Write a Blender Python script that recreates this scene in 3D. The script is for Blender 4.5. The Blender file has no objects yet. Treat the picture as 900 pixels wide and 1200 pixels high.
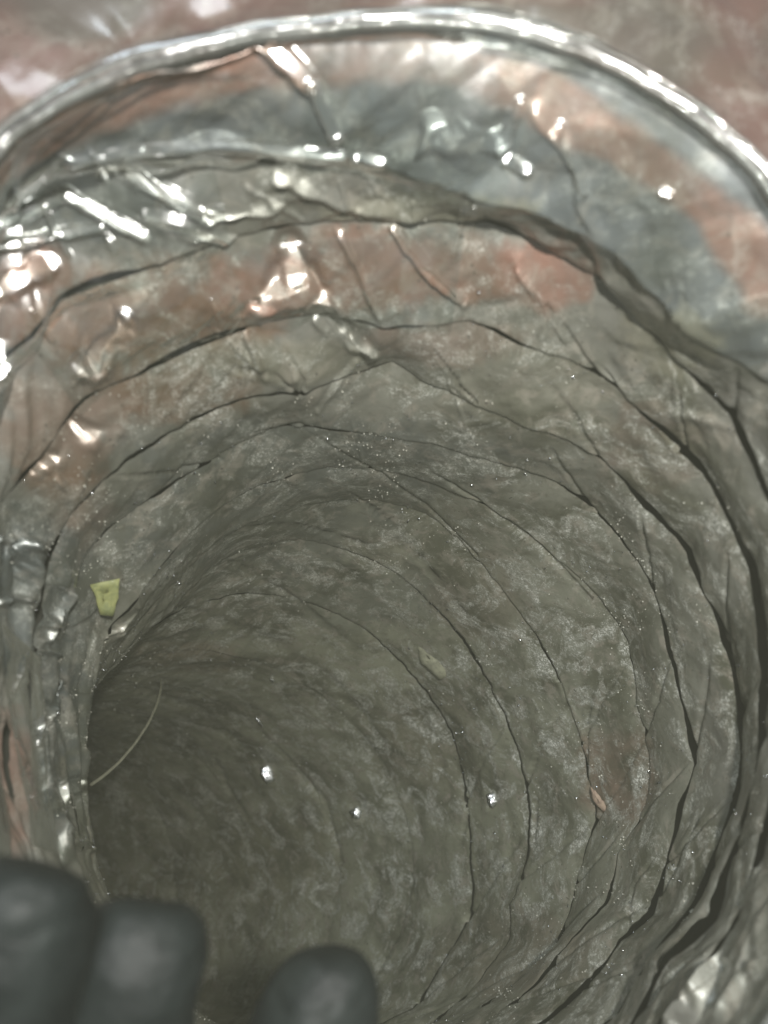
import bpy, math, random
import numpy as np
from mathutils import Vector

# ------------------------------------------------------------------ camera, light, exposure
scene = bpy.context.scene
COL = scene.collection
F = 900.0                       # focal length in pixels of the 900 x 1200 photograph
MM = 0.001
cam_d = bpy.data.cameras.new("camera")
cam = bpy.data.objects.new("camera", cam_d)
COL.objects.link(cam)
cam.location = (0, 0, 0)
cam.rotation_euler = (math.radians(90), 0, 0)
cam_d.sensor_fit = 'VERTICAL'
cam_d.sensor_height = 24.0
cam_d.lens = 24.0 * F / 1200.0
cam_d.clip_start = 0.005
cam_d.clip_end = 20
cam_d.dof.use_dof = True
cam_d.dof.focus_distance = 0.255
cam_d.dof.aperture_fstop = cam_d.lens / 2.2      # a 2.2 mm wide phone lens opening
scene.camera = cam

world = bpy.data.worlds.new("World")
scene.world = world
world.use_nodes = True
bg = world.node_tree.nodes["Background"]
bg.inputs[0].default_value = (0.86, 0.92, 1.0, 1)
bg.inputs[1].default_value = 0.42

LP = np.array([26.0, -62.0, 38.0])     # torch beside the lens (mm)
def lamp(name, loc, size, power, col, target):
    l = bpy.data.lights.new(name, 'AREA')
    l.shape = 'DISK'
    l.size = size
    l.energy = power
    l.color = col
    o = bpy.data.objects.new(name, l)
    COL.objects.link(o)
    o.location = loc
    o.rotation_euler = (Vector(target) - Vector(loc)).to_track_quat('-Z', 'Y').to_euler()
    return o
lamp("torch_light", tuple(LP * MM), 0.012, 1.8, (1.0, 0.985, 0.93), (0.01, 0.25, -0.03))
lamp("room_light", (-0.12, -0.42, 0.40), 0.26, 3.6, (0.78, 0.90, 1.0), (0.0, 0.2, -0.03))

scene.view_settings.view_transform = 'Standard'
scene.view_settings.look = 'None'
scene.view_settings.exposure = -0.82
scene.view_settings.gamma = 1.0
scene.cycles.max_bounces = 6
scene.cycles.transparent_max_bounces = 12

# ------------------------------------------------------------------ helpers
rng = np.random.RandomState(7)
random.seed(7)

def unproj(u, v, d):
    """pixel of the photograph at d mm in front of the lens -> mm"""
    u = np.asarray(u, float); v = np.asarray(v, float); d = np.asarray(d, float)
    return np.stack([(u - 450) / F * d, d + 0 * u, -(v - 600) / F * d], -1)

TAB = rng.rand(256, 256)
def hsh(i, j, s):
    return TAB[(i + 37 * s) & 255, (j + 91 * s) & 255]
def vnoise(x, y, s=0):
    i = np.floor(x).astype(int); j = np.floor(y).astype(int)
    fx = x - i; fy = y - j
    fx = fx * fx * (3 - 2 * fx); fy = fy * fy * (3 - 2 * fy)
    a = hsh(i, j, s); b = hsh(i + 1, j, s); c = hsh(i, j + 1, s); d = hsh(i + 1, j + 1, s)
    return (a * (1 - fx) + b * fx) * (1 - fy) + (c * (1 - fx) + d * fx) * fy
def trin(x, y, s=0):
    """piecewise linear noise: flat facets that meet in sharp creases"""
    wx = x + 0.9 * (vnoise(x * .7, y * .7, s + 11) - .5); wy = y + 0.9 * (vnoise(x * .7, y * .7, s + 12) - .5)
    k = (wx + wy) * 0.3660254
    X = wx + k; Y = wy + k
    i = np.floor(X).astype(int); j = np.floor(Y).astype(int)
    fx = X - i; fy = Y - j
    a = hsh(i, j, s); d = hsh(i + 1, j + 1, s)
    up = fx > fy
    m = np.where(up, hsh(i + 1, j, s), hsh(i, j + 1, s))
    hi = np.where(up, fx, fy); lo = np.where(up, fy, fx)
    return a * (1 - hi) + m * (hi - lo) + d * lo
def sstep(a, b, x):
    t = np.clip((x - a) / (b - a), 0, 1)
    return t * t * (3 - 2 * t)
def polydist(U, V, pts):
    best = np.full(U.shape, 1e9); tt = np.zeros(U.shape); L = 0
    n = len(pts) - 1
    for k in range(n):
        ax, ay = pts[k]; bx, by = pts[k + 1]
        dx, dy = bx - ax, by - ay
        t = np.clip(((U - ax) * dx + (V - ay) * dy) / (dx * dx + dy * dy + 1e-9), 0, 1)
        dd = np.hypot(U - ax - t * dx, V - ay - t * dy)
        tt = np.where(dd < best, (k + t) / n, tt)
        best = np.minimum(best, dd)
    return best, tt

def make_mesh(name, co, faces, mat, parent=None, smooth=True, tint=None):
    me = bpy.data.meshes.new(name)
    co = np.asarray(co, np.float32).reshape(-1, 3) * MM
    faces = np.asarray(faces, np.int32)
    me.vertices.add(len(co)); me.vertices.foreach_set("co", co.ravel())
    nf, k = faces.shape
    me.loops.add(nf * k); me.loops.foreach_set("vertex_index", faces.ravel())
    me.polygons.add(nf)
    me.polygons.foreach_set("loop_start", np.arange(0, nf * k, k, dtype=np.int32))
    me.polygons.foreach_set("loop_total", np.full(nf, k, np.int32))
    me.update(calc_edges=True)
    if smooth:
        me.polygons.foreach_set("use_smooth", np.ones(nf, bool))
    if tint is not None:
        at = me.color_attributes.new("tint", 'FLOAT_COLOR', 'POINT')
        at.data.foreach_set("color", np.asarray(tint, np.float32).ravel())
    me.materials.append(mat)
    me.validate()
    o = bpy.data.objects.new(name, me)
    COL.objects.link(o)
    if parent is not None:
        o.parent = parent
    return o
def grid_faces(nv, nu, closed=False):
    j = np.arange(nv - 1)[:, None]; i = np.arange(nu if closed else nu - 1)[None]
    i2 = (i + 1) % nu
    return np.stack([j * nu + i, j * nu + i2, (j + 1) * nu + i2, (j + 1) * nu + i], -1).reshape(-1, 4)
def thing(name, label, cat, loc=(0, 0, 0), group=None):
    o = bpy.data.objects.new(name, None)
    COL.objects.link(o)
    o.empty_display_size = 0.02
    o.location = loc
    o["label"] = label; o["category"] = cat
    if group: o["group"] = group
    return o
def tag(o, label, cat, group=None):
    o["label"] = label; o["category"] = cat
    if group: o["group"] = group
    return o

# ------------------------------------------------------------------ materials
class NT:
    def __init__(s, name):
        s.m = bpy.data.materials.new(name); s.m.use_nodes = True
        s.t = s.m.node_tree; s.n = s.t.nodes; s.n.clear()
        s.out = s.n.new('ShaderNodeOutputMaterial')
    def node(s, typ, **kw):
        n = s.n.new(typ)
        for k, v in kw.items():
            if k.startswith('_'): setattr(n, k[1:], v)
            else: s.put(n, k, v)
        return n
    def put(s, n, k, v):
        k2 = int(k[1:]) if (k[0] == 'i' and k[1:].isdigit()) else k.replace('_', ' ')
        if hasattr(v, 'is_output'): s.t.links.new(v, n.inputs[k2])
        else: n.inputs[k2].default_value = v
    def math(s, op, a, b=0.0, clamp=False):
        return s.node('ShaderNodeMath', _operation=op, _use_clamp=clamp, i0=a, i1=b).outputs[0]
    def noise(s, vec, scale, detail=4, rough=.6, dist=0.0):
        return s.node('ShaderNodeTexNoise', Vector=vec, Scale=scale, Detail=detail, Roughness=rough, Distortion=dist).outputs[0]
    def rng(s, x, a, b, c=0.0, d=1.0):
        n = s.node('ShaderNodeMapRange', i0=x, i1=a, i2=b, i3=c, i4=d); n.clamp = True
        return n.outputs[0]
    def mix(s, f, a, b):
        n = s.n.new('ShaderNodeMix'); n.data_type = 'RGBA'
        s.put(n, 'i0', f); s.put(n, 'i6', a); s.put(n, 'i7', b)
        return n.outputs[2]
def c4(r, g, b): return (r, g, b, 1.0)

def foil_material():
    g = NT("dusty_foil")
    P = g.node('ShaderNodeTexCoord').outputs['Object']
    att = g.node('ShaderNodeAttribute', _attribute_name="tint")
    dustA = att.outputs['Alpha']
    big = g.noise(P, 38, 5, .6, .4)
    mid = g.noise(P, 150, 6, .65, .6)
    fine = g.noise(P, 620, 6, .75, .5)
    grain = g.noise(P, 1900, 3, .7)
    # soft blotches of grime over the vertex tint
    c = g.mix(g.math('MULTIPLY', g.rng(big, .42, .62), g.math('ADD', .2, g.math('MULTIPLY', dustA, .7))), att.outputs['Color'], c4(.090, .092, .062))
    c = g.mix(g.math('MULTIPLY', g.rng(mid, .5, .66), g.math('ADD', .2, g.math('MULTIPLY', dustA, .5))), c, c4(.34, .31, .26))
    m2 = g.noise(P, 260, 6, .7, .8)
    c = g.mix(g.math('MULTIPLY', g.rng(m2, .54, .66), g.math('MULTIPLY', dustA, .45)), c, c4(.085, .075, .05))
    # pale dust in clouds broken up by grain
    clouds = g.rng(g.noise(P, 75, 7, .72, .8), .49, .64)
    brk = g.math('MULTIPLY', g.rng(fine, .47, .55), g.rng(grain, .46, .53))
    dust = g.math('MULTIPLY', g.math('MULTIPLY', clouds, brk), dustA, True)
    veil = g.math('MULTIPLY', clouds, g.math('MULTIPLY', dustA, .6), True)
    c = g.mix(veil, c, c4(.38, .39, .34))
    c = g.mix(dust, c, c4(.80, .80, .74))
    # dark dirt freckles
    vor = g.node('ShaderNodeTexVoronoi', Vector=P, Scale=420.0).outputs['Distance']
    fre = g.math('MULTIPLY', g.math('LESS_THAN', vor, .16), g.rng(mid, .5, .6))
    c = g.mix(g.math('MULTIPLY', fre, .6), c, c4(.03, .028, .02))
    # relief
    cr = g.node('ShaderNodeTexVoronoi', _feature='DISTANCE_TO_EDGE', Vector=g.node('ShaderNodeVectorMath', _operation='ADD', i0=P, i1=g.node('ShaderNodeVectorMath', _operation='SCALE', i0=g.node('ShaderNodeTexNoise', Vector=P, Scale=60.0).outputs['Color'], Scale=.02).outputs[0]).outputs[0], Scale=95.0).outputs['Distance']
    crease = g.rng(cr, 0.0, .10)
    h = g.math('ADD', g.math('MULTIPLY', crease, .0), g.math('MULTIPLY', mid, .55))
    h = g.math('ADD', h, g.math('MULTIPLY', fine, .16))
    h = g.math('ADD', h, g.math('MULTIPLY', grain, .05))
    h = g.math('ADD', h, g.math('MULTIPLY', dust, .15))
    bump = g.node('ShaderNodeBump', Strength=g.math('ADD', .18, g.math('MULTIPLY', dustA, .75)), Distance=.0006, Height=h)
    rough = g.math('ADD', g.rng(g.noise(P, 60, 4, .6), .3, .7, .26, .46), g.math('MULTIPLY', dustA, .10))
    rough = g.math('ADD', rough, g.math('MULTIPLY', dust, .3), True)
    b = g.node('ShaderNodeBsdfPrincipled')
    g.put(b, 'Base Color', c); g.put(b, 'Roughness', rough); g.put(b, 'Metallic', g.math('SUBTRACT', .38, g.math('MULTIPLY', dustA, .2), True))
    g.put(b, 'Normal', bump.outputs[0])
    g.put(b, 'Coat Weight', g.math('SUBTRACT', .9, g.math('MULTIPLY', dustA, .6), True))
    g.put(b, 'Coat Roughness', .2)
    g.t.links.new(b.outputs[0], g.out.inputs[0])
    return g.m

def film_material():
    g = NT("clear_film")
    P = g.node('ShaderNodeTexCoord').outputs['Object']
    lw = g.node('ShaderNodeLayerWeight', Blend=.22)
    n1 = g.noise(P, 130, 5, .6, .5)
    bump = g.node('ShaderNodeBump', Strength=.15, Distance=.0005, Height=n1)
    g.put(lw, 'Normal', bump.outputs[0])
    gl = g.node('ShaderNodeBsdfGlossy', Color=c4(1, 1, 1), Roughness=.22, Normal=bump.outputs[0])
    df = g.node('ShaderNodeBsdfDiffuse', Color=c4(.42, .46, .46))
    tr = g.node('ShaderNodeBsdfTransparent', Color=c4(.93, .95, .94))
    haze = g.rng(g.noise(P, 55, 6, .7, .7), .48, .78, .0, .12)
    m1 = g.node('ShaderNodeMixShader', i0=haze, i1=tr.outputs[0], i2=df.outputs[0])
    fr = g.rng(lw.outputs['Fresnel'], 0, 1, .10, .75)
    m2 = g.node('ShaderNodeMixShader', i0=fr, i1=m1.outputs[0], i2=gl.outputs[0])
    g.t.links.new(m2.outputs[0], g.out.inputs[0])
    return g.m

def simple_material(name, col, rough=.6, col2=None, scale=200, metallic=0.0, bump=.3, bscale=400, coat=0.0, dist=.0005, trans=0.0):
    g = NT(name)
    P = g.node('ShaderNodeTexCoord').outputs['Object']
    c = g.mix(g.rng(g.noise(P, scale, 5, .6, .3), .38, .66), c4(*col), c4(*(col2 or [x * .6 for x in col])))
    b = g.node('ShaderNodeBsdfPrincipled', Base_Color=c, Roughness=rough, Metallic=metallic, Coat_Weight=coat)
    bm = g.node('ShaderNodeBump', Strength=bump, Distance=dist, Height=g.noise(P, bscale, 5, .6))
    g.put(b, 'Normal', bm.outputs[0])
    g.put(b, 'Transmission Weight', trans)
    g.t.links.new(b.outputs[0], g.out.inputs[0])
    return g.m

FOIL = foil_material()
FILM = film_material()
FOLD_SHADE = simple_material("fold_shade", (.070, .070, .056), .9, (.05, .05, .04), 60)  # dark colour stands in for the shade inside the open folds
WIRE = simple_material("film_covered_wire", (.16, .16, .15), .3, (.11, .09, .08), 60, .1, .6, 120, 1.0, .0012)
GLOVE = simple_material("black_rubber_glove", (.003, .005, .005), .6, (.012, .016, .015), 90, 0, .55, 330, .0, .0009)

GLOVE.node_tree.nodes['Principled BSDF'].inputs['Specular IOR Level'].default_value = .28
# ------------------------------------------------------------------ the folds, traced as rings down the duct
# each ring: centre, distance (mm), tilt, points of the photograph round it
RINGS = [
 # mouth
 dict(c=(440, 620), d=123, t=.02, w=0, p=[(-60, 260), (20, 160), (110, 105), (230, 66), (380, 38), (540, 32), (630, 48), (720, 84), (810, 140), (890, 212), (960, 330), (1010, 520), (1020, 760), (985, 980), (910, 1180), (780, 1330), (560, 1400), (330, 1390), (100, 1300), (-50, 1120), (-130, 850), (-130, 500)]),
 dict(c=(430, 680), d=140, t=.04, w=7, p=[(-45, 350), (-20, 300), (0, 235), (40, 205), (110, 190), (190, 188), (320, 196), (420, 192), (480, 213), (550, 240), (650, 262), (720, 302), (750, 340), (800, 390), (845, 418), (905, 455), (940, 540), (960, 700), (955, 880), (925, 990), (900, 1045), (870, 1100), (845, 1160), (825, 1200), (720, 1300), (500, 1360), (300, 1340), (80, 1230), (-40, 1040), (-75, 850), (-75, 600), (-60, 450)]),
 dict(c=(430, 720), d=153, t=.06, w=12, p=[(0, 430), (40, 398), (75, 352), (115, 335), (190, 315), (250, 290), (330, 267), (450, 264), (575, 262), (615, 280), (700, 325), (750, 380), (800, 435), (855, 485), (870, 525), (900, 595), (915, 700), (918, 850), (905, 930), (880, 1030), (840, 1115), (800, 1160), (765, 1205), (680, 1280), (500, 1320), (300, 1310), (120, 1200), (20, 1040), (-12, 920), (-22, 800), (-30, 680), (-25, 520)]),
 dict(c=(435, 760), d=168, t=.09, w=13, p=[(0, 592), (50, 540), (100, 470), (165, 440), (240, 405), (300, 382), (380, 371), (450, 388), (500, 385), (548, 378), (615, 408), (705, 443), (750, 485), (815, 545), (848, 600), (875, 655), (888, 730), (893, 800), (888, 880), (880, 920), (865, 975), (845, 1025), (832, 1072), (778, 1118), (757, 1165), (735, 1205), (640, 1270), (480, 1300), (300, 1290), (160, 1200), (60, 1080), (20, 950), (5, 850), (-4, 760), (-8, 660)]),
 dict(c=(430, 800), d=186, t=.13, w=9, p=[(60, 650), (78, 612), (110, 575), (170, 530), (240, 487), (300, 466), (360, 462), (420, 440), (460, 425), (490, 445), (550, 475), (615, 502), (710, 542), (740, 577), (765, 603), (805, 648), (820, 690), (850, 755), (864, 825), (866, 900), (860, 940), (835, 1000), (815, 1055), (768, 1110), (743, 1150), (720, 1190), (620, 1250), (470, 1280), (300, 1270), (170, 1180), (90, 1060), (55, 960), (42, 880), (38, 800), (45, 720)]),
 dict(c=(420, 830), d=206, t=.18, w=7, p=[(100, 650), (140, 612), (190, 580), (250, 540), (325, 500), (390, 505), (450, 515), (560, 540), (640, 562), (695, 597), (730, 640), (765, 692), (780, 755), (795, 820), (812, 895), (795, 940), (782, 1000), (760, 1070), (725, 1100), (700, 1135), (650, 1185), (560, 1240), (430, 1265), (300, 1250), (190, 1170), (120, 1070), (92, 960), (74, 860), (72, 770), (82, 700)]),
 dict(c=(400, 860), d=228, t=.24, w=4.5, p=[(125, 745), (165, 703), (200, 655), (240, 612), (300, 572), (380, 550), (450, 552), (525, 575), (585, 603), (650, 655), (700, 700), (733, 750), (745, 825), (761, 905), (755, 945), (722, 1000), (710, 1055), (670, 1097), (650, 1122), (625, 1155), (585, 1185), (500, 1235), (400, 1250), (300, 1235), (210, 1170), (140, 1080), (110, 1000), (100, 920), (106, 850), (114, 800)]),
 dict(c=(380, 890), d=252, t=.31, w=2.6, p=[(120, 780), (160, 730), (210, 680), (260, 628), (350, 594), (430, 585), (500, 602), (575, 675), (615, 730), (650, 790), (670, 840), (687, 905), (700, 960), (685, 995), (675, 1035), (652, 1105), (600, 1155), (520, 1200), (400, 1235), (290, 1220), (200, 1160), (120, 1080), (88, 1000), (78, 920), (90, 840)]),
 dict(c=(340, 910), d=278, t=.39, w=2, p=[(90, 830), (140, 775), (200, 715), (270, 650), (350, 633), (450, 665), (515, 720), (550, 765), (580, 820), (602, 870), (618, 940), (617, 1000), (597, 1060), (597, 1100), (570, 1135), (542, 1172), (470, 1215), (380, 1225), (270, 1210), (180, 1150), (90, 1070), (55, 980), (60, 900)]),
 dict(c=(300, 940), d=306, t=.48, w=1.2, p=[(60, 850), (120, 785), (190, 728), (290, 696), (400, 722), (480, 790), (528, 860), (545, 940), (550, 1010), (552, 1070), (520, 1125), (485, 1180), (400, 1215), (290, 1210), (170, 1150), (70, 1070), (20, 980), (25, 910)]),
 dict(c=(240, 960), d=336, t=.57, w=0, p=[(20, 860), (100, 800), (180, 765), (270, 768), (350, 800), (420, 855), (465, 930), (484, 1030), (455, 1120), (400, 1190), (300, 1215), (180, 1180), (80, 1110), (0, 1020), (-15, 940)]),
 dict(c=(170, 980), d=366, t=.66, w=0, p=[(-40, 860), (60, 805), (160, 800), (250, 820), (320, 870), (375, 940), (398, 1020), (380, 1110), (320, 1185), (220, 1210), (110, 1170), (10, 1100), (-60, 1020), (-75, 940)]),
 dict(c=(90, 990), d=396, t=.74, w=0, p=[(-100, 880), (0, 825), (110, 830), (190, 855), (255, 915), (295, 1000), (290, 1100), (230, 1180), (130, 1200), (20, 1160), (-80, 1090), (-130, 980)]),
 dict(c=(10, 1000), d=424, t=.82, w=0, p=[(-160, 900), (-60, 855), (50, 860), (130, 890), (185, 950), (205, 1020), (190, 1110), (120, 1180), (20, 1190), (-90, 1140), (-170, 1050)]),
 dict(c=(-80, 1000), d=450, t=.9, w=0, p=[(-230, 920), (-130, 880), (-40, 880), (30, 905), (80, 960), (95, 1020), (80, 1100), (20, 1160), (-70, 1175), (-170, 1130), (-240, 1040)]),
 dict(c=(-170, 1000), d=470, t=.95, w=0, p=[(-290, 930), (-190, 900), (-110, 910), (-50, 950), (-20, 1010), (-40, 1080), (-90, 1140), (-180, 1150), (-270, 1100), (-310, 1010)]),
]
NU = 1700
TH = np.linspace(-math.pi, math.pi, NU)          # 0 = up, +-pi = straight down (the seam, out of frame)
for R in RINGS:
    a = []; r = []
    for (u, v) in R['p']:
        du, dv = u - R['c'][0], v - R['c'][1]
        a.append(math.atan2(du, -dv)); r.append(math.hypot(du, dv))
    a = np.array(a); r = np.array(r); o = np.argsort(a); a = a[o]; r = r[o]
    a = np.concatenate([a - 2 * math.pi, a, a + 2 * math.pi]); r = np.concatenate([r] * 3)
    R['r'] = np.interp(TH, a, r)
    # a little unevenness, then a touch of rounding at the kinks
    k = np.hanning(7); k /= k.sum()
    jit = (vnoise(TH * 22 + R['d'], 0 * TH + R['d'] * .7, 3) - .5) * 2.5 + (vnoise(TH * 60, 0 * TH + R['d'], 4) - .5) * 1.0
    R['r'] = np.convolve(np.concatenate([R['r'][-4:-1], R['r'] + jit, R['r'][1:4]]), k, 'same')[3:-3]
    R['r'][-1] = R['r'][0]
    R['th'] = TH
    side = .16 + .84 * sstep(.35, 1.5, TH) * sstep(3.1, 2.3, TH)      # the gaps open on the right side
    side = np.maximum(side, .45 * sstep(-2.4, -1.6, TH) * sstep(.3, -.4, TH))
    wv = .55 + .75 * vnoise(TH * 9 + R['d'], 0 * TH, 5)
    R['side'] = side
    R['wid'] = np.maximum(R['w'] * side * wv * .78, .25 if R['w'] > 2.5 else 0)
    if R['w'] < 3: R['wid'] = R['wid'] * sstep(.2, .8, TH)
    ctr3 = unproj(R['c'][0], R['c'][1], R['d'])
    R['c3'] = ctr3

def ring_uv(R, dr=0.0):
    rr = R['r'] + dr
    return R['c'][0] + rr * np.sin(TH), R['c'][1] - rr * np.cos(TH)
def ring_depth(R):
    return R['d'] * (1 + 0 * TH) + R['t'] * 70 * np.sin(TH) - R['t'] * 12 * np.cos(TH)

# thin side creases running across the bands (dark, pressed outward)
CREASES = [
 ([(608, 300), (655, 370), (690, 420), (705, 443)], 2.2), ([(620, 430), (665, 475), (690, 515), (710, 542)], 2.4),
 ([(640, 520), (670, 560), (697, 600)], 2.0), ([(700, 420), (735, 465), (790, 530)], 1.2), ([(795, 450), (805, 500), (812, 545)], 1.3),
 ([(858, 430), (863, 482)], 3.0), ([(750, 600), (760, 645), (767, 692)], 2.0), ([(850, 640), (853, 700), (858, 760)], 1.6),
 ([(833, 755), (825, 830), (813, 893)], 2.2), ([(887, 760), (880, 800), (868, 860)], 2.0), ([(695, 800), (688, 860), (690, 930)], 1.2),
 ([(345, 498), (430, 545), (500, 590), (560, 650)], 1.3), ([(480, 535), (560, 585), (640, 650), (690, 705)], 1.6),
 ([(628, 925), (625, 985)], 1.2), ([(730, 970), (700, 1010), (672, 1040)], 1.3), ([(825, 945), (800, 1000), (775, 1050)], 1.2),
 ([(540, 1000), (547, 950), (548, 915)], 1.0), ([(285, 505), (350, 495), (420, 508)], 1.4), ([(270, 620), (350, 612), (430, 640)], 1.4),
 ([(240, 860), (265, 920), (292, 960)], 1.3), ([(470, 800), (500, 850), (520, 900)], 1.2), ([(390, 560), (470, 620), (520, 690)], 1.2),
 ([(130, 560), (200, 548), (260, 540)], 1.5), ([(150, 680), (110, 720), (80, 740)], 1.6), ([(500, 395), (530, 430), (560, 470)], 1.0),
 ([(330, 400), (355, 440), (352, 462)], 1.6), ([(240, 462), (275, 428), (320, 430), (352, 462)], 2.0),
 ([(650, 262), (690, 300), (720, 345), (750, 385)], 2.6), ([(770, 1000), (745, 1040), (735, 1080)], 1.0),
 ([(190, 705), (290, 735), (390, 795), (450, 870)], 3.0), ([(250, 650), (330, 690), (420, 760)], 2.6), ([(140, 800), (230, 830), (300, 890)], 3.0), ([(320, 870), (380, 940), (400, 1010)], 2.4),
 ([(180, 900), (240, 960), (270, 1040)], 2.6), ([(420, 600), (500, 660), (545, 720)], 2.0), ([(430, 900), (450, 980), (440, 1050)], 1.8),
]
rg = random.Random(5)
for i in range(1, 9):
    Ra, Rb = RINGS[i], RINGS[i + 1]
    t = (1.75 if i < 5 else 1.2) + rg.random() * .2
    while t < 2.85:
        dt = rg.uniform(.16, .34)
        ra = np.interp(t, TH, Ra['r']); rb = np.interp(t + dt, TH, Rb['r'])
        a = (Ra['c'][0] + ra * math.sin(t), Ra['c'][1] - ra * math.cos(t)); b = (Rb['c'][0] + rb * math.sin(t + dt), Rb['c'][1] - rb * math.cos(t + dt))
        m = (a[0] * .45 + b[0] * .55 + rg.uniform(-5, 5), a[1] * .45 + b[1] * .55 + rg.uniform(-5, 5))
        CREASES.append(([a, m, b], rg.uniform(1.0, 2.0)))
        t += rg.uniform(.22, .5)
# crumple ridges standing proud, they catch the light
RIDGES = [
 ([(80, 112), (135, 92), (200, 76), (300, 46)], 1.5, 9), ([(305, 46), (367, 102), (396, 160)], 1.9, 8),
 ([(75, 188), (160, 174), (300, 172), (410, 186)], 1.3, 9), ([(0, 268), (75, 228), (165, 277)], 1.7, 8),
 ([(140, 197), (190, 222), (243, 252)], 1.5, 7), ([(170, 247), (225, 262), (275, 282)], 1.4, 10), ([(240, 246), (330, 236)], 1.0, 6),
 ([(325, 208), (380, 222), (430, 244), (560, 256)], 1.4, 9), ([(612, 118), (596, 150), (585, 182)], 1.4, 7),
 ([(630, 120), (665, 165), (682, 230), (700, 275)], 1.3, 9), ([(460, 268), (500, 312), (545, 352)], 1.5, 6), ([(395, 275), (425, 320), (440, 365)], .8, 5),
 ([(288, 392), (303, 426)], 1.4, 5), ([(400, 384), (440, 416)], 1.3, 6), ([(0, 292), (60, 277), (122, 264)], 1.4, 7),
 ([(48, 752), (60, 715), (74, 690)], 1.6, 5), ([(48, 850), (62, 820), (78, 795)], 1.5, 4), ([(0, 835), (12, 870), (22, 905)], 1.3, 5),
 ([(0, 632), (25, 634), (44, 640)], 1.4, 6), ([(0, 706), (20, 702)], 1.4, 6), ([(36, 655), (42, 700), (50, 735)], 1.2, 5),
 ([(660, 792), (680, 850), (690, 880)], .6, 3), ([(549, 765), (570, 810), (590, 850)], .5, 3), ([(60, 960), (85, 985), (108, 1000)], 1.0, 4),
 ([(120, 745), (140, 738), (165, 706)], 1.3, 4), ([(90, 405), (130, 360), (170, 340)], 1.2, 7), ([(105, 440), (112, 400), (130, 370)], 1.1, 7),
 ([(36, 760), (66, 766)], 1.3, 4), ([(95, 880), (100, 930), (106, 985)], .9, 3), ([(610, 305), (650, 360), (665, 400)], .6, 4),
 ([(745, 720), (760, 780)], .3, 3), ([(385, 578), (330, 560), (280, 590)], .7, 6), ([(205, 770), (280, 800), (340, 860)], .5, 6),
 ([(840, 1200), (865, 1160), (890, 1130)], 1.5, 9), ([(780, 1200), (830, 1140), (860, 1090)], 1.4, 10), ([(880, 1060), (895, 1020)], 1.0, 8),
]
# small facets turned to the lamp: (corner points)
FACETS = [
 [(284, 362), (345, 282), (392, 356)], [(-20, 345), (62, 306), (20, 352), (-20, 372)], [(84, 500), (112, 474), (152, 512), (128, 505), (96, 522)],
 [(46, 560), (72, 535), (64, 566)], [(500, 142), (606, 128), (592, 182), (490, 186)], [(68, 912), (88, 918), (78, 958), (66, 945)],
 [(402, 386), (440, 402), (432, 420)], [(306, 900), (320, 895), (322, 914), (310, 918)], [(568, 930), (580, 928), (584, 946), (572, 950)],
 [(0, 440), (12, 428), (6, 452), (-8, 460)], [(90, 445), (130, 365), (150, 378), (120, 440)], [(412, 948), (426, 950), (424, 966)],
 [(160, 248), (240, 262), (270, 280), (200, 275)], [(100, 182), (170, 172), (230, 180), (170, 188)],
 [(48, 738), (60, 692), (75, 688), (60, 742)], [(44, 852), (74, 795), (77, 808), (52, 862)], [(-10, 626), (44, 634), (30, 652), (-10, 662)], [(-10, 698), (20, 702), (-10, 714)], [(120, 745), (140, 735), (150, 738), (124, 752)],
]
STREAKS = [
 ([(128, 96), (200, 72), (262, 58), (300, 46)], 6, .95), ([(306, 46), (336, 72), (366, 100)], 8, 1), ([(366, 100), (380, 130), (394, 158)], 5, .9),
 ([(462, 268), (490, 295), (515, 325), (545, 350)], 4, .9), ([(288, 390), (302, 426)], 4, .9), ([(0, 262), (40, 242), (75, 228)], 5, .6),
 ([(80, 230), (120, 250), (168, 276)], 5, .6), ([(145, 198), (190, 222), (245, 250)], 5, .5), ([(172, 250), (220, 262), (272, 280)], 6, .6),
 ([(325, 208), (370, 220), (415, 240)], 5, .6), ([(610, 120), (598, 145), (588, 178)], 5, .8), ([(655, 150), (672, 185), (684, 225)], 4, .5),
 ([(0, 340), (30, 325), (58, 310)], 11, .9), ([(0, 290), (55, 278), (118, 266)], 5, .7), ([(84, 188), (160, 176), (250, 170), (400, 182)], 5, .4),
 ([(240, 246), (290, 243), (330, 236)], 3, .8), ([(420, 186), (446, 190)], 5, .9), ([(596, 188), (616, 200)], 6, .9), ([(775, 226), (783, 230)], 4, .9),
 ([(130, 86), (140, 100)], 9, 1), ([(402, 386), (412, 405), (438, 414)], 4, .8), ([(372, 378), (382, 388)], 4, .9),
 ([(52, 745), (62, 712), (72, 692)], 4, .9), ([(48, 852), (60, 826), (76, 800)], 3, .8), ([(36, 655), (42, 695), (50, 730)], 3, .6), ([(38, 756), (68, 766)], 2.5, .7),
 ([(122, 746), (142, 737), (160, 716)], 2.5, .8), ([(2, 632), (40, 636)], 4, .7), ([(0, 706), (16, 704)], 5, .7), ([(4, 848), (18, 880), (24, 905)], 3, .5),
 ([(72, 955), (78, 925), (90, 918)], 6, .8), ([(82, 968), (104, 996)], 2.5, .7), ([(400, 280), (425, 325), (445, 372)], 3, .35),
 ([(795, 1200), (822, 1165), (838, 1130)], 10, .8), ([(835, 1120), (850, 1095), (858, 1075)], 6, .7), ([(850, 1180), (870, 1150)], 6, .5), ([(780, 1190), (800, 1175)], 7, .7),
 ([(642, 788), (650, 800)], 1.6, .8), ([(652, 800), (668, 835), (680, 872)], 1.4, .6), ([(46, 556), (64, 540)], 6, .8), ([(0, 442), (8, 430)], 6, .8),
 ([(340, 290), (345, 320)], 10, .6), ([(95, 430), (120, 395), (145, 372)], 8, .4), ([(60, 280), (30, 282)], 3, .8), ([(610, 310), (640, 350)], 2.5, .4),
]
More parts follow.
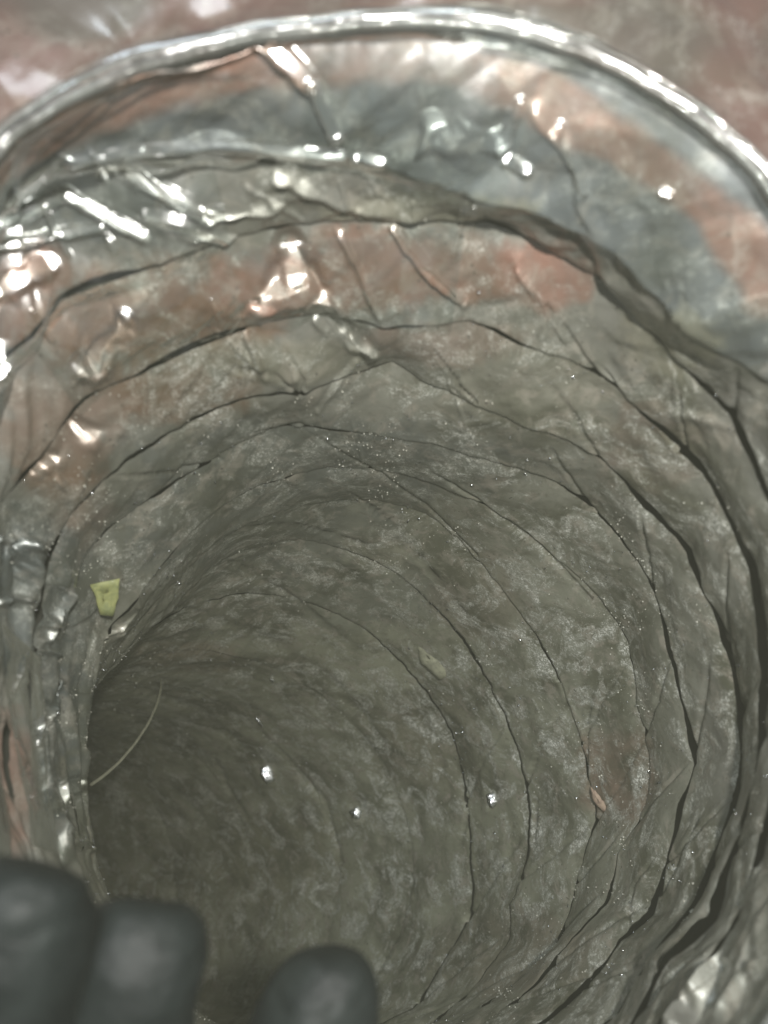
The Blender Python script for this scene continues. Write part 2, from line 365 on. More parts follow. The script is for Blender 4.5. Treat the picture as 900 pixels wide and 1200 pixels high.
rs = random.Random(11)
STREAKS = [(p_, w_ * 1.25, s_) for p_, w_, s_ in STREAKS]
for k in range(34):
    u_ = rs.uniform(0, 560) if k < 22 else rs.uniform(10, 105); v_ = rs.uniform(190, 520) if k < 22 else rs.uniform(600, 990)
    an_ = rs.gauss(1.0, .35) if k < 22 else rs.gauss(1.7, .25); L_ = rs.uniform(8, 38)
    a_ = (u_ - L_ * math.cos(an_), v_ - L_ * math.sin(an_)); b_ = (u_ + L_ * math.cos(an_), v_ + L_ * math.sin(an_))
    STREAKS.append(([a_, (u_ + rs.uniform(-3, 3), v_ + rs.uniform(-3, 3)), b_], rs.uniform(1.2, 4.0), rs.uniform(0, .6)))
def in_poly_soft(U, V, poly, soft):
    cx = sum(p[0] for p in poly) / len(poly); cy = sum(p[1] for p in poly) / len(poly)
    m = np.full(U.shape, 1e9)
    n = len(poly)
    for k in range(n):
        ax, ay = poly[k]; bx, by = poly[(k + 1) % n]
        nx, ny = by - ay, -(bx - ax); L = math.hypot(nx, ny) + 1e-9; nx /= L; ny /= L
        if (cx - ax) * nx + (cy - ay) * ny < 0: nx, ny = -nx, -ny
        m = np.minimum(m, (U - ax) * nx + (V - ay) * ny)
    return sstep(-soft, soft * .4, m), (cx, cy)

# blots of colour; near pink ones paint in reflected surroundings: (u, v, radius u, radius v, colour, strength)
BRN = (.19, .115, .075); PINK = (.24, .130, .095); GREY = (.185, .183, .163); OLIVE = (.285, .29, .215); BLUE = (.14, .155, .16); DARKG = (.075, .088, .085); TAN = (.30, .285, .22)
BLOTS = [
 (0, 235, 60, 20, DARKG, .5), (100, 240, 130, 50, DARKG, .7),
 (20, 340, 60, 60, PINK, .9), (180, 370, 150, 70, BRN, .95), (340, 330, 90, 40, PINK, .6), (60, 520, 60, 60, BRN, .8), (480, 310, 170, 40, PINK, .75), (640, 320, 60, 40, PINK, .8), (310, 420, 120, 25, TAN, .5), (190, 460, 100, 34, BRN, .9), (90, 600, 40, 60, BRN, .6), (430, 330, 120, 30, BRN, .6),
 (60, 480, 80, 60, (.19, .15, .12), .8), (520, 400, 90, 25, PINK, .4), (500, 245, 120, 18, TAN, .7), (790, 400, 60, 40, TAN, .8), (620, 460, 120, 50, TAN, .35),
 (50, 700, 70, 110, DARKG, .9), (10, 920, 30, 90, PINK, .6), (80, 880, 40, 140, DARKG, .9), (725, 910, 50, 60, PINK, .55), (760, 520, 60, 60, PINK, .3), (380, 540, 230, 50, DARKG, .6), (230, 680, 130, 60, (.13, .13, .10), .6), (420, 700, 120, 40, DARKG, .4), (430, 640, 60, 14, TAN, .4), (130, 940, 60, 120, (.12, .12, .07), .5), (500, 860, 60, 60, (.20, .17, .12), .4), (320, 1010, 90, 50, (.16, .15, .09), .5), (560, 700, 50, 60, (.22, .17, .13), .35), (880, 900, 60, 200, GREY, .6),
 (860, 1120, 60, 120, (.42, .42, .37), .7), (640, 1130, 80, 60, TAN, .3), (220, 770, 60, 20, PINK, .35), (600, 1120, 100, 50, (.2, .15, .12), .4), (260, 620, 200, 60, DARKG, .5),  # first blot paints the gloss of the lower right band as paler colour
]
STRIPES = [([(-40, 190), (60, 150), (150, 118), (300, 72), (480, 66), (620, 98), (740, 172), (850, 258), (910, 340)], 30, (.26, .145, .105), .95)]  # pink reflection of the surroundings, painted into the tint
def tint_at(U, V, depth, band=1):
    f = np.clip((depth - 150) / 170, 0, 1)[..., None]
    c = np.array(GREY) * (1 - f) + np.array(OLIVE) * f
    if band == 0:
        c = np.array((.125, .135, .138)) * (.75 + .5 * vnoise(U / 60, V / 40, 19))[..., None]
    for (u, v, a, b, col, s) in BLOTS:
        q = ((U - u) / a) ** 2 + ((V - v) / b) ** 2
        wob = .6 * (vnoise(U / 23, V / 23, 8) - .5) + .4 * (vnoise(U / 9, V / 9, 9) - .5)
        w = (s * sstep(1.5, .35, q + wob * 1.6))[..., None]
        c = c * (1 - w) + np.array(col) * w
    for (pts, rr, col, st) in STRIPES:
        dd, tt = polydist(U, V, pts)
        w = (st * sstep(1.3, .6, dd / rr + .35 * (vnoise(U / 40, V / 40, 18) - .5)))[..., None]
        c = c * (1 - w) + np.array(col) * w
    return c

def press_streaks(P, U, V):
    for pts, w, st in STREAKS:
        us = [p[0] for p in pts]; vs = [p[1] for p in pts]
        near_ = (U > min(us) - 14) & (U < max(us) + 14) & (V > min(vs) - 14) & (V < max(vs) + 14)
        if not near_.any(): continue
        dd, tt = polydist(U, V, pts)
        if dd.min() > 3: continue
        K = 12; tk = np.linspace(0, 1, K); ix = np.linspace(0, 1, len(pts))
        ku = np.interp(tk, ix, us); kv = np.interp(tk, ix, vs); pk = []
        for a_, b_ in zip(ku, kv):
            pk.append(P.reshape(-1, 3)[int(np.argmin((U - a_) ** 2 + (V - b_) ** 2))])
        pk = np.array(pk); pk = np.stack([np.polyval(np.polyfit(tk, pk[:, k], 2), tk) for k in range(3)], -1)
        pc = np.stack([np.interp(tt, tk, pk[:, k]) for k in range(3)], -1)
        vd = -pc / np.linalg.norm(pc, axis=-1, keepdims=True); ld = LP - pc; ld /= np.linalg.norm(ld, axis=-1, keepdims=True)
        n = vd + ld; n /= np.linalg.norm(n, axis=-1, keepdims=True)
        ray = P / P[..., 1:2]
        dn = np.clip((n * pc).sum(-1) / (ray * n).sum(-1), pc[..., 1] - 6, pc[..., 1] + 6) - .6
        wv_ = w * (.75 + .5 * vnoise(tt * 7, tt * 0, int(us[0]) & 63))
        m = (sstep(1.5, .7, dd / wv_) * min(1, .6 + st * .4))[..., None]
        P = P * (1 - m) + ray * dn[..., None] * m
    return P

def band_surface(U, V, D, C3, arc, s, near, shiny, curl=None, crumple=1.0, seed=0):
    """shape the film between two folds. returns points (mm)"""
    P = unproj(U, V, D)
    inw = C3 - P
    inw /= np.linalg.norm(inw, axis=-1, keepdims=True)
    h = np.zeros(U.shape)
    amp = (.6 + .8 * near) * crumple * (1 + 1.5 * np.clip((D - 215) / 80, 0, 1))
    ll = s + 3 * (vnoise(arc / 15, s / 15, 7) - .5)
    h += amp * 2.6 * (trin(arc / 24 + 5, ll / 17, seed) - .5)
    h += amp * 1.3 * (trin(arc / 11, ll / 9, seed + 1) - .5)
    h += amp * .55 * (trin(arc / 5, ll / 4.6, seed + 2) - .5)
    h += .14 * (trin(arc / 2.4, ll / 2.2, seed + 3) - .5)
    return P, inw, h

duct = thing("flexible_duct", "inside of a crumpled dusty flexible foil duct bending away to the left", "duct", (0, .25, -.04))
duct.location = (0, 0, 0)
scars = dict(CREASES=CREASES, RIDGES=RIDGES, FACETS=FACETS)
SURF = []          # samples for things lying on the wall
sacc = 0.0
for bi in range(len(RINGS) - 1):
    A, B = RINGS[bi], RINGS[bi + 1]
    wpx = float(np.median(np.abs(A['r'] - B['r'])))
    mx = float(np.percentile(np.abs(A['r'] - B['r'])[300:-300], 90)) + 8
    nv = int(np.clip(mx / (2.2 if bi < 9 else 3.2), 22, 74))
    vv = np.linspace(0, 1, nv)
    # more rows at both rolled edges
    vv = vv - .045 * np.sin(2 * np.pi * vv) * 1.6
    ua, va = ring_uv(A, -A['wid']); ub, vb = ring_uv(B, B['wid'])
    da, db = ring_depth(A), ring_depth(B)
    T = vv[:, None]
    # straight in 3D between the rings
    Pa = unproj(ua, va, da); Pb = unproj(ub, vb, db)
    P = Pa[None] * (1 - T[..., None]) + Pb[None] * T[..., None]
    D = P[..., 1]; U = P[..., 0] / D * F + 450; V = 600 - P[..., 2] / D * F
    C3 = A['c3'] * (1 - T[..., None]) + B['c3'] * T[..., None]
    slen = np.linalg.norm(Pb - Pa, axis=-1)
    arc = TH[None] * 75 + 0 * T
    s = sacc + T * slen[None]
    sacc += float(slen.mean()) + 31.7
    near = float(np.clip((210 - A['d']) / 90, 0, 1))
    leftness = np.clip(-np.sin(TH) * .8 + .15, 0, 1)[None]
    topness = np.clip(np.cos(TH) * .8, 0, 1)[None]
    cr = .45 + .75 * np.maximum(leftness, topness * near) + .25 * near
    _, inw, h = band_surface(U, V, D, C3, arc, s, near, 0, crumple=cr, seed=bi * 3)
    lf = sstep(130, 60, U) * sstep(560, 680, V)
    h = h + lf * (5.0 * (trin(arc / 38, s / 4.5, bi + 70) - .5) + 2.0 * (trin(arc / 15, s / 3.5, bi + 80) - .5))
    # long wrinkles radiating across the band from fold to fold
    wr = trin(arc / 5.5 + 4 * T, s * 0 + T * 1.3 + bi * 7, bi + 40) - .5
    h = h + wr * (.5 + .9 * near) * (.4 + cr * .8)
    # pillow and rolled edges
    x = np.clip(T, 0, 1)
    lipA = (np.interp(bi, [0, 1, 6, 7, 8, 9, 10, 12], [0, 1, 1, .7, .5, .3, .12, .05]) * (.35 + .65 * A['side']))[None]
    lipB = (np.interp(bi + 1, [0, 1, 6, 7, 8, 9, 10, 12], [0, 1, 1, .7, .5, .3, .12, .05]) * (.35 + .65 * B['side']))[None]
    ea = np.exp(-x * slen[None] / 3.0); eb = np.exp(-(1 - x) * slen[None] / 2.5)
    h = h * (1 - .75 * np.maximum(ea, eb))
    # every fold's far lip stands proud over the deeper start of the next
    h = h + .5 * np.sin(math.pi * x) + (1.0 * lipB * eb) - 1.5 * lipA * np.exp(-x * slen[None] / 5.0)
    h = h - 3.0 * lipB * np.exp(-(1 - x) * slen[None] / .35)
    edge = sstep(0, .08, x) * sstep(1, .92, x)
    for pts, w in CREASES:
        us = [p[0] for p in pts]; vs = [p[1] for p in pts]
        if max(us) < U.min() or min(us) > U.max(): continue
        dd, tt = polydist(U, V, pts)
        ww = w * (.35 + .65 * np.minimum(1, 3 * np.minimum(tt + .15, 1.0)))
        h = h - 1.0 * np.exp(-(dd / (ww * 1.25)) ** 2) * (D / 200) * sstep(0, .3, tt + .04)
        h = h + .35 * np.exp(-(dd / (5.5 * ww)) ** 2)
    for pts, hh, w in RIDGES:
        dd, tt = polydist(U, V, pts)
        h = h + hh * np.maximum(0, 1 - dd / (w * 1.15)) ** 1.0 * sstep(0, .1, tt + .06) * sstep(1.06, .9, tt)
    P = P + inw * h[..., None]
    for poly in FACETS:
        m, (cx, cy) = in_poly_soft(U + 9 * (vnoise(U / 12, V / 12, 91) - .5), V + 9 * (vnoise(U / 12, V / 12, 92) - .5), poly, 7)
        if m.max() < .01 or not ((np.abs(U - cx) < 8) & (np.abs(V - cy) < 8)).any(): continue
        q = np.argmin((U - cx) ** 2 + (V - cy) ** 2)
        p0 = P.reshape(-1, 3)[q]
        vdir = -p0 / np.linalg.norm(p0); ldir = LP - p0; ldir /= np.linalg.norm(ldir)
        n = vdir + ldir; n /= np.linalg.norm(n)
        ray = P / P[..., 1:2]
        dnew = (n @ p0) / (ray @ n)
        dnew = np.clip(dnew, p0[1] - 14, p0[1] + 14)
        wob = (trin(U / 30, V / 26, 77) - .5) * 1.8 + (trin(U / 10, V / 10, 78) - .5) * .15
        Pn = ray * (dnew + wob)[..., None]
        m = (m * .85)[..., None]
        P = P * (1 - m) + Pn * m
    P = press_streaks(P, U, V)
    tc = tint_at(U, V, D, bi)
    dust = np.clip(.75 - .45 * near + .35 * sstep(480, 620, U) * sstep(380, 460, V), 0, 1)
    dust = dust * (1 - .55 * sstep(150, 90, U))
    dust = dust + .35 * sstep(240, 300, D)
    dust = np.clip(dust + .5 * sstep(40, 14, np.abs(V - 480 - .55 * (U - 500))) * sstep(420, 470, U) * sstep(700, 640, U), 0, 1)
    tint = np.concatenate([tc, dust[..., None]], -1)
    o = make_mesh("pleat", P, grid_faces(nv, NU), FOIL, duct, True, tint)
    if bi == 0: o["label"] = "wide glossy band of film at the mouth, pinkish and blue grey"
    SURF.append((U, V, P, inw))

# ---- unseen dark jacket added behind the open folds to give their shade
rows = []
for i, R in enumerate(RINGS):
    u, v = ring_uv(R)
    P = unproj(u, v, ring_depth(R))
    out = P - R['c3']; out /= np.linalg.norm(out, axis=-1, keepdims=True)
    rows.append((P + out * (9 if i > 1 else (5 if i else 1.5)) + np.array([0, 0 if i else 4.0, 0]))[::10])
u, v = ring_uv(RINGS[-1])
last = unproj(u, v, ring_depth(RINGS[-1]))[::10]
rows.append(last * .0 + RINGS[-1]['c3'] + (last - RINGS[-1]['c3']) * .05)
J = np.stack(rows)
make_mesh("shade_backing", J, grid_faces(J.shape[0], J.shape[1]), FOLD_SHADE, duct)

# ---- mouth bead (film rolled over the end wire) and further wire coils
def sweep(path, rad, nseg=10):
    path = np.asarray(path, float); n = len(path)
    rad = np.broadcast_to(np.asarray(rad, float), (n,))
    tan = np.gradient(path, axis=0); tan /= np.linalg.norm(tan, axis=1, keepdims=True) + 1e-9
    ref = np.array([0, 1.0, 0.01])
    a = np.cross(tan, ref); a /= np.linalg.norm(a, axis=1, keepdims=True) + 1e-9
    b = np.cross(tan, a)
    ph = np.linspace(0, 2 * math.pi, nseg, endpoint=False)
    P = path[:, None] + rad[:, None, None] * (np.cos(ph)[None, :, None] * a[:, None] + np.sin(ph)[None, :, None] * b[:, None])
    return P
M = RINGS[0]
u, v = ring_uv(M, 3)
path = unproj(u, v, ring_depth(M) - 1.0)
rad = 1.35 + .5 * (vnoise(TH * 14, TH * 0, 21) - .5) + .35 * (trin(TH * 40, TH * 0, 22) - .5)
P = sweep(path, rad * .6, 12)
make_mesh("mouth_wire", P, grid_faces(P.shape[0], 12, True), WIRE, duct)
# the film rolled round the wire: wide, slack and clear
P = sweep(path + np.array([0, -.8, 0]), 2.4 + 1.6 * (vnoise(TH * 4, TH * 0, 23) - .5), 20)
ax = P - path[:, None]
P = P + ax * (.22 * (trin(TH * 9, TH * 0, 24) - .5))[:, None, None] + ax * .25 * (trin(np.arange(20)[None] / 3.3 + 0 * TH[:, None], TH[:, None] * 3.5, 25) - .5)[..., None]
make_mesh("rolled_film", P, grid_faces(P.shape[0], 20, True), FILM, duct)
u, v = ring_uv(M, 18)
path = unproj(u, v, ring_depth(M) - 3.0 + 1.5 * (vnoise(TH * 3, TH * 0, 25) - .5))
rad = .5 + .3 * (vnoise(TH * 11, TH * 0, 26) - .5)
P = sweep(path, rad, 12)
make_mesh("mouth_wire", P, grid_faces(P.shape[0], 12, True), WIRE, duct)

# ---- the sleeve flaring back outside the mouth
nv = 60; T = np.linspace(0, 1, nv)[:, None]
u, v = ring_uv(M, 3); Pm = unproj(u, v, ring_depth(M) - .5)
out = Pm - M['c3']; out /= np.linalg.norm(out, axis=-1, keepdims=True)
P = Pm[None] + out[None] * (T[..., None] * 95) + np.array([0, 1, 0]) * (6 * np.sin(T * 2.2) + 46 * T ** 2)[..., None]
arc = TH[None] * 80 + 0 * T; ss = T * 95 + 0 * arc
hh = 5.0 * (trin(arc / 30, ss / 22, 60) - .5) + 2.5 * (trin(arc / 13, ss / 12, 61) - .5) + 1.0 * (trin(arc / 5, ss / 5, 62) - .5)
P = P - np.array([0, 1, 0]) * (hh * sstep(0, .08, T))[..., None]
Uo = P[..., 0] / P[..., 1] * F + 450
c = np.array((.15, .09, .075)) + .0 * P
w = sstep(.45, .7, vnoise(arc / 20, ss / 14, 63))[..., None]
c = c * (1 - w) + np.array((.115, .095, .08)) * w
tint = np.concatenate([c, np.full(c.shape[:-1] + (1,), .15)], -1)
make_mesh("outer_sleeve", P, grid_faces(nv, NU), FOIL, duct, True, tint)["label"] = "pinkish brown plastic sleeve folded back outside the mouth"

# ---- clear film lying over the first bands
def film_strip(t0, t1, ra, rb, lift, seed, amp=3.0, ea=1.0, es=1.0):
    """strip of clear film from ring ra to ring rb between two angles"""
    m = (TH >= t0) & (TH <= t1); idx = np.where(m)[0]
    A, B = RINGS[ra], RINGS[rb]
    ua, va = ring_uv(A, -4); ub, vb = ring_uv(B, -6)
    Pa = unproj(ua, va, ring_depth(A) - .5)[idx]; Pb = unproj(ub, vb, ring_depth(B))[idx]
    nv = 90; T = np.linspace(0, 1, nv)[:, None]
    th = TH[idx][None]
    ends = np.minimum(sstep(0, .12, (th - t0)), sstep(0, .12, (t1 - th)))
    Tw = T * (.86 + .14 * (trin(th * 9, th * 0, seed + 9))) 
    P = Pa[None] * (1 - Tw[..., None]) + Pb[None] * Tw[..., None]
    C3 = A['c3'] * (1 - T[..., None]) + B['c3'] * T[..., None]
    inw = C3 - P; inw /= np.linalg.norm(inw, axis=-1, keepdims=True)
    arc = (th * 75 + 0 * T) / ea; s = (T * 22 + 0 * th) / es
    h = lift * np.sin(math.pi * np.clip(T * .9 + .05, 0, 1)) + amp * (trin(arc / 17, s / 11, seed) - .5) + amp * .55 * (trin(arc / 7, s / 6, seed + 1) - .5) + .12 * (trin(arc / 2.6, s / 2.6, seed + 2) - .5)
    h = h + amp * .22 * (trin(arc / 4.5 + s * .3, T * 1.1, seed + 3) - .5)
    P = P + inw * (h * (.25 + .75 * ends) + .8)[..., None]
    P = press_streaks(P, P[..., 0] / P[..., 1] * F + 450, 600 - P[..., 2] / P[..., 1] * F)
    o = make_mesh("clear_film", P, grid_faces(nv, len(idx)), FILM, duct)
    return o
film_strip(-1.35, .35, 0, 1, 4.5, 100, 3.2, 1.6, 1.3)
film_strip(-.15, 1.1, 0, 1, 3.0, 120, 1.8, 1.6, 1.4)
film_strip(-1.55, -.35, 1, 2, 4.0, 140, 4.0)
film_strip(-2.3, -1.25, 0, 2, 5.0, 160, 8.0, 2.6, .8)
film_strip(-2.1, -1.5, 3, 4, 1.0, 190, 3.0, 2.6, .8)
film_strip(-.9, .25, 2, 3, 2.0, 200, 2.4)

# ------------------------------------------------------------------ things lying on the duct wall
def at_wall(u, v):
    """first wall point behind a pixel, and the direction away from the wall"""
    global DG
    if DG is None:
        bpy.context.view_layer.update(); DG = bpy.context.evaluated_depsgraph_get()
    ray = Vector(unproj(u, v, 1.0)).normalized()
    ok, loc, nor, _i, _o, _m = scene.ray_cast(DG, Vector((0, 0, 0)), ray)
    n = nor if nor.dot(ray) < 0 else -nor
    return np.array(loc) / MM, np.array(n)
DG = None

def flake(name, outline, mat, label, cat, lift=1.0, thick=.35, bend=.6, group=None, glint=False):
    """a thin irregular scrap of real thickness"""
    cx = sum(p[0] for p in outline) / len(outline); cy = sum(p[1] for p in outline) / len(outline)
    p0, n = at_wall(cx, cy)
    d = p0[1]
    base = p0 + n * lift * .45 - p0 / np.linalg.norm(p0) * lift * .8
    # plane leaning between the wall's direction and the line of sight
    pts = []
    if glint:
        a_ = -base / np.linalg.norm(base); b_ = LP - base; b_ /= np.linalg.norm(b_); nf = a_ + b_; nf = nf / np.linalg.norm(nf) + .04 * n
    else:
        nf = n * .55 + np.array([0, -1, 0]) * .6
    nf /= np.linalg.norm(nf)
    dense = []
    m = len(outline)
    for k in range(m):
        a = outline[k]; b = outline[(k + 1) % m]
        for t in (0, .34, .67):
            j = (random.random() - .5) * 1.6
            dense.append((a[0] + (b[0] - a[0]) * t + j, a[1] + (b[1] - a[1]) * t + (random.random() - .5) * 1.6))
    rings = []
    for f in (1.0, .62, .25):
        row = []
        for (u, v) in dense:
            uu = cx + (u - cx) * f; vv = cy + (v - cy) * f
            ray = unproj(uu, vv, 1.0)
            q = ray * ((nf @ base) / (nf @ ray))
            q = q + nf * (bend * (1 - f) + (random.random() - .5) * (.5 if glint else .15))
            row.append(q)
        rings.append(row)
    n_ = len(dense)
    top = np.array(rings).reshape(-1, 3)
    bot = top - nf * thick
    fc = []
    for r in range(2):
        for k in range(n_):
            k2 = (k + 1) % n_
            fc.append((r * n_ + k, r * n_ + k2, (r + 1) * n_ + k2, (r + 1) * n_ + k))
    off = 3 * n_
    fb = [tuple(off + x for x in reversed(f)) for f in fc]
    side = [(k, off + k, off + (k + 1) % n_, (k + 1) % n_) for k in range(n_)]
    allv = np.concatenate([top, bot])
    tris = []
    for f in fc + fb + side: tris += [(f[0], f[1], f[2]), (f[0], f[2], f[3])]
    for k in range(1, n_ - 1):
        tris.append((2 * n_, 2 * n_ + k, 2 * n_ + k + 1)); tris.append((off + 2 * n_, off + 2 * n_ + k + 1, off + 2 * n_ + k))
    o = make_mesh(name, allv - base, tris, mat, None, False)
    o.location = tuple(base * MM)
    tag(o, label, cat, group)
    return o
LEAF = simple_material("yellow_green_leaf", (.27, .28, .11), .6, (.17, .19, .08), 500, 0, .4, 900, .2)
PALE = simple_material("pale_scale", (.27, .27, .19), .8, (.18, .18, .13), 500)
TANM = simple_material("tan_scale", (.36, .27, .20), .8, (.24, .17, .13), 600)
SILV = simple_material("bright_foil", (.85, .87, .90), .2, (.7, .72, .75), 700, 1.0, .15, 900, .0, .0003)
FIB = simple_material("pale_fibre", (.26, .26, .19), .6, (.18, .18, .13), 600)
flake("leaf_scrap", [(106, 686), (141, 678), (139, 700), (132, 723), (118, 721), (112, 700)], LEAF, "small yellow green leaf scrap stuck to the left wall", "leaf scrap", 4.5, .25, -.9)
flake("dirt_scale", [(489, 757), (503, 757), (512, 770), (520, 774), (523, 792), (516, 797), (503, 786), (494, 778)], PALE, "pale beige dirt scale on the wall at the middle of the duct", "dirt scale", 1.2)
flake("dirt_scale", [(692, 922), (700, 930), (708, 940), (713, 953), (704, 950), (695, 938)], TANM, "tan scale stuck to the right wall beside a thin crease", "dirt scale", 1.8)
for pts, lab in (
  ([(305, 900), (314, 894), (320, 902), (322, 915), (313, 919), (306, 911)], "largest shiny foil scrap, on the dark floor of the bend"),
  ([(409, 950), (418, 944), (425, 951), (421, 961), (412, 958)], "shiny foil scrap right of the largest one, lower down"),
  ([(570, 932), (578, 926), (583, 940), (579, 948), (572, 944)], "bluish shiny scrap on the wall left of the tan scale"),
  ([(298, 838), (304, 843), (309, 853), (303, 849)], "thin shiny splinter above the largest foil scrap"),
  ([(315, 795), (318, 793), (323, 799), (319, 800)], "tiny foil fleck nearest above the shiny splinter")):
    flake("foil_scrap", pts, SILV, lab, "foil scrap", 1.6, .2, .7, "shiny foil scraps on the duct wall", True)

# curved fibre springing off the wall
fp = [(188, 796), (189, 806), (184, 826), (174, 848), (158, 872), (140, 893), (122, 909), (106, 920)]
tgt = np.array(fp, float)
tq = np.linspace(0, len(fp) - 1, 60)
fu = np.interp(tq, range(len(fp)), tgt[:, 0]); fv = np.interp(tq, range(len(fp)), tgt[:, 1])
kk = np.hanning(9); kk /= kk.sum()
fu = np.convolve(np.pad(fu, 4, 'edge'), kk, 'valid'); fv = np.convolve(np.pad(fv, 4, 'edge'), kk, 'valid')
w0 = at_wall(188, 796); w1 = at_wall(112, 915)
d0 = w0[0][1] - 3; d1 = min(w1[0][1] + 20, 300)
path = unproj(fu, fv, np.linspace(d0, d1, 60) - 6 * np.sin(np.linspace(0, math.pi, 60)))
P = sweep(path, np.linspace(.45, .75, 60), 8)
org = path[-1]
o = make_mesh("fibre", P - org, grid_faces(60, 8, True), FIB)
o.location = tuple(org * MM)
tag(o, "long curved pale fibre lying across the dark bend at the left", "fibre")

# dust grains: nobody could count them
gv = []; gf = []
octv = np.array([(1, 0, 0), (-1, 0, 0), (0, 1, 0), (0, -1, 0), (0, 0, 1), (0, 0, -1)], float)
octf = np.array([(0, 2, 4), (2, 1, 4), (1, 3, 4), (3, 0, 4), (2, 0, 5), (1, 2, 5), (3, 1, 5), (0, 3, 5)])
cnt = 0
for bi, (U, V, P, inw) in enumerate(SURF):
    if bi > 12: break
    n = [60, 80, 300, 900, 1500, 1900, 1900, 1800, 1500, 1200, 900, 500, 300][bi]
    q = rng.randint(0, U.size, n * 6)
    uu = U.ravel()[q]; vv = V.ravel()[q]
    dens = vnoise(uu / 45, vv / 45, 31) * .8 + vnoise(uu / 14, vv / 14, 32) * .5
    ok = (uu > -20) & (uu < 920) & (vv > 200) & (vv < 1220) & (dens > .66 + .25 * rng.rand(q.size))
    q = q[ok][:n]
    for k in q:
        r = (.05 + .24 * rng.rand() ** 7) * (P.reshape(-1, 3)[k][1] / 200) ** .6
        v3 = octv * (r * (.6 + .8 * rng.rand(6, 1))) @ np.linalg.qr(rng.randn(3, 3))[0]
        gv.append(v3 + P.reshape(-1, 3)[k] + inw.reshape(-1, 3)[k] * r * .5)
        gf.append(octf + 6 * cnt); cnt += 1
GRAIN = simple_material("pale_grit", (.66, .66, .58), .35, (.40, .38, .32), 300, 0, .2, 400, .4)
o = make_mesh("dust_grains", np.concatenate(gv), np.concatenate(gf), GRAIN, None, False)
o["kind"] = "stuff"; o["label"] = "fine pale dust grains scattered over the duct wall"; o["category"] = "dust"

gv = []; gf = []; cnt = 0
for bi, (U, V, P, inw) in enumerate(SURF[:13]):
    n = [20, 40, 160, 300, 450, 550, 550, 550, 550, 500, 450, 400, 250][bi]
    q = rng.randint(0, U.size, n * 8)
    uu = U.ravel()[q]; vv = V.ravel()[q]
    ok = (uu > -20) & (uu < 920) & (vv > 200) & (vv < 1220) & (vnoise(uu / 30, vv / 30, 33) > .35 + .4 * rng.rand(q.size))
    for k in q[ok][:n]:
        p = P.reshape(-1, 3)[k]; w_ = inw.reshape(-1, 3)[k]
        r = (.12 + .5 * rng.rand() ** 4) * (p[1] / 220)
        hv_ = -p / np.linalg.norm(p) + (LP - p) / np.linalg.norm(LP - p)
        nn = w_ * .5 + hv_ * .5 + .45 * rng.randn(3); nn /= np.linalg.norm(nn)
        a_ = np.cross(nn, rng.randn(3)); a_ /= np.linalg.norm(a_); b_ = np.cross(nn, a_)
        c_ = p + w_ * (.25 + r * .5)
        an = np.sort(rng.rand(3) * 6.283)
        for z in (0, .05):
            for t_ in an: gv.append((c_ + r * (a_ * math.cos(t_) * rng.uniform(.5, 1.4) + b_ * math.sin(t_)) + nn * z)[None])
        gf.append(np.array([(0, 1, 2), (3, 5, 4), (0, 3, 1), (1, 3, 4), (1, 4, 2), (2, 4, 5), (2, 5, 0), (0, 5, 3)]) + 6 * cnt); cnt += 1
o = make_mesh("foil_glitter", np.concatenate(gv), np.concatenate(gf), SILV, None, False)
o["kind"] = "stuff"; o["label"] = "tiny glinting crumbs of foil scattered over the duct wall"; o["category"] = "glitter"

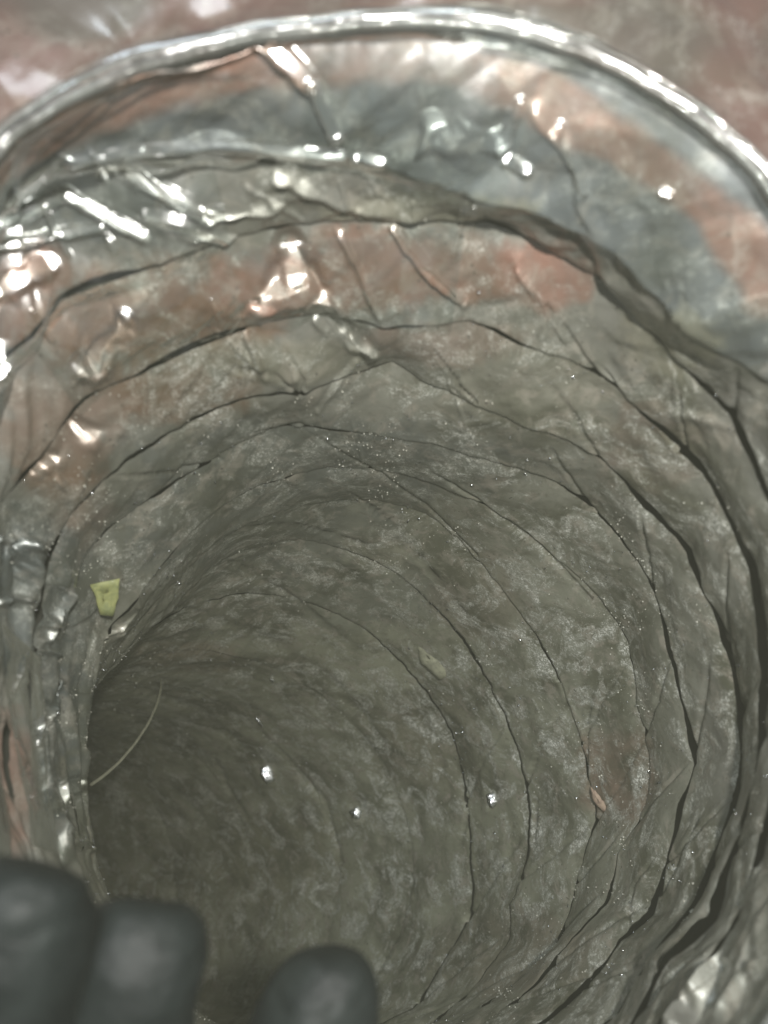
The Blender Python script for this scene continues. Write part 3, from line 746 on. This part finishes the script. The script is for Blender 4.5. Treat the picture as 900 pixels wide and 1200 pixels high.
# ------------------------------------------------------------------ gloved hand at the lower left
def hand():
    V_ = []; E_ = []; R_ = []
    def add(u, v, d, r, par=None):
        p = unproj(u, v, d)
        V_.append(tuple(p * MM)); R_.append(r * MM)
        if par is not None: E_.append((par, len(V_) - 1))
        return len(V_) - 1
    palm = add(60, 1830, 92, 17)
    wrist = add(-80, 2350, 78, 21, palm)
    fore = add(-260, 2900, 66, 25, wrist)
    def finger(root, pts):
        k = root
        for p in pts: k = add(*p, par=k)
    k1 = add(-90, 1560, 96, 11.5, palm)
    finger(k1, [(-45, 1340, 92, 10), (0, 1190, 88, 9.6), (28, 1075, 86, 9.4), (40, 1035, 87, 7.6), (48, 1008, 88, 5.2)])
    k2 = add(70, 1570, 98, 11.5, palm)
    finger(k2, [(110, 1370, 96, 10), (145, 1215, 94, 9.4), (163, 1108, 94, 9.2), (170, 1073, 95, 7.4), (174, 1048, 96, 5.0)])
    k3 = add(230, 1620, 104, 11, palm)
    finger(k3, [(300, 1420, 104, 9.6), (352, 1280, 106, 9.2), (378, 1172, 106, 9.2), (386, 1135, 107, 7.2), (390, 1105, 108, 4.8)])
    k4 = add(-240, 1620, 92, 10, palm)
    finger(k4, [(-260, 1420, 86, 8.6), (-225, 1300, 82, 7.8), (-205, 1240, 82, 7)])
    kt = add(280, 1900, 86, 12, palm)
    finger(kt, [(460, 1760, 84, 10.5), (600, 1620, 88, 9.6), (680, 1540, 92, 8.2)])
    me = bpy.data.meshes.new("gloved_hand")
    me.from_pydata(V_, E_, [])
    o = bpy.data.objects.new("gloved_hand", me); COL.objects.link(o)
    sk = o.modifiers.new("skin", 'SKIN'); sk.use_smooth_shade = True
    lay = me.skin_vertices[0].data if len(me.skin_vertices) else None
    if lay is None:
        bpy.context.view_layer.objects.active = o
        lay = me.skin_vertices.new().data
    for i, r in enumerate(R_):
        lay[i].radius = (r, r)
    lay[0].use_root = True
    sb = o.modifiers.new("sub", 'SUBSURF'); sb.levels = 4; sb.render_levels = 4
    dg = bpy.context.evaluated_depsgraph_get(); dg.update()
    ev = bpy.data.meshes.new_from_object(o.evaluated_get(dg))
    o.modifiers.clear(); o.data = ev; ev.name = "gloved_hand"
    n = len(ev.vertices); co = np.empty(n * 3, np.float32); ev.vertices.foreach_get("co", co)
    no = np.empty(n * 3, np.float32); ev.vertices.foreach_get("normal", no)
    co = co.reshape(-1, 3); no = no.reshape(-1, 3); q = co / MM
    w = 1.0 * (trin(q[:, 0] / 9 + q[:, 1] * .05, q[:, 2] / 5.5, 300) - .5) + .4 * (trin(q[:, 0] / 3, q[:, 2] / 2.2, 303) - .5) + .8 * (vnoise(q[:, 0] / 9, q[:, 2] / 9, 301) - .5)
    co = co + no * (w * MM)[:, None]
    base = np.array([(60 - 450) / F * 92, 92, -(1830 - 600) / F * 92]) * MM
    ev.vertices.foreach_set("co", (co - base).astype(np.float32).ravel()); ev.update()
    ev.polygons.foreach_set("use_smooth", np.ones(len(ev.polygons), bool))
    ev.materials.clear(); ev.materials.append(GLOVE)
    o.location = tuple(base)
    tag(o, "hand in a black rubber glove, fingertips reaching in at the lower left", "hand")
    print("hand verts", n)
hand()

# ------------------------------------------------------------------ backdrop far behind the duct
bd = make_mesh("background", [(-900, 900, -900), (900, 900, -900), (900, 900, 900), (-900, 900, 900)], [(0, 1, 2, 3)], simple_material("brown_backdrop", (.20, .14, .11), .9, (.14, .11, .09), 6))
bd["kind"] = "structure"
print("tris", sum(len(o.data.polygons) * 2 for o in COL.objects if o.type == 'MESH'), "grains", cnt)

# ------------------------------------------------------------------ haze added as a lens-like veil, one closed box round everything
hz = NT("veil_haze")
pv = hz.node('ShaderNodeVolumePrincipled', Color=c4(.89, .90, .72), Density=0.15)
hz.t.links.new(pv.outputs[0], hz.out.inputs[1])
q = 1000.0
hv = [(x, y, z) for z in (-1100, 1100) for y in (-1100, 1100) for x in (-1100, 1100)]
ho = make_mesh("haze", hv, [(0, 2, 3, 1), (4, 5, 7, 6), (0, 1, 5, 4), (2, 6, 7, 3), (0, 4, 6, 2), (1, 3, 7, 5)], hz.m, None, False)
ho["kind"] = "stuff"; ho["label"] = "thin haze added as a veil that lifts the dark tones"; ho["category"] = "haze"
scene.cycles.volume_bounces = 1
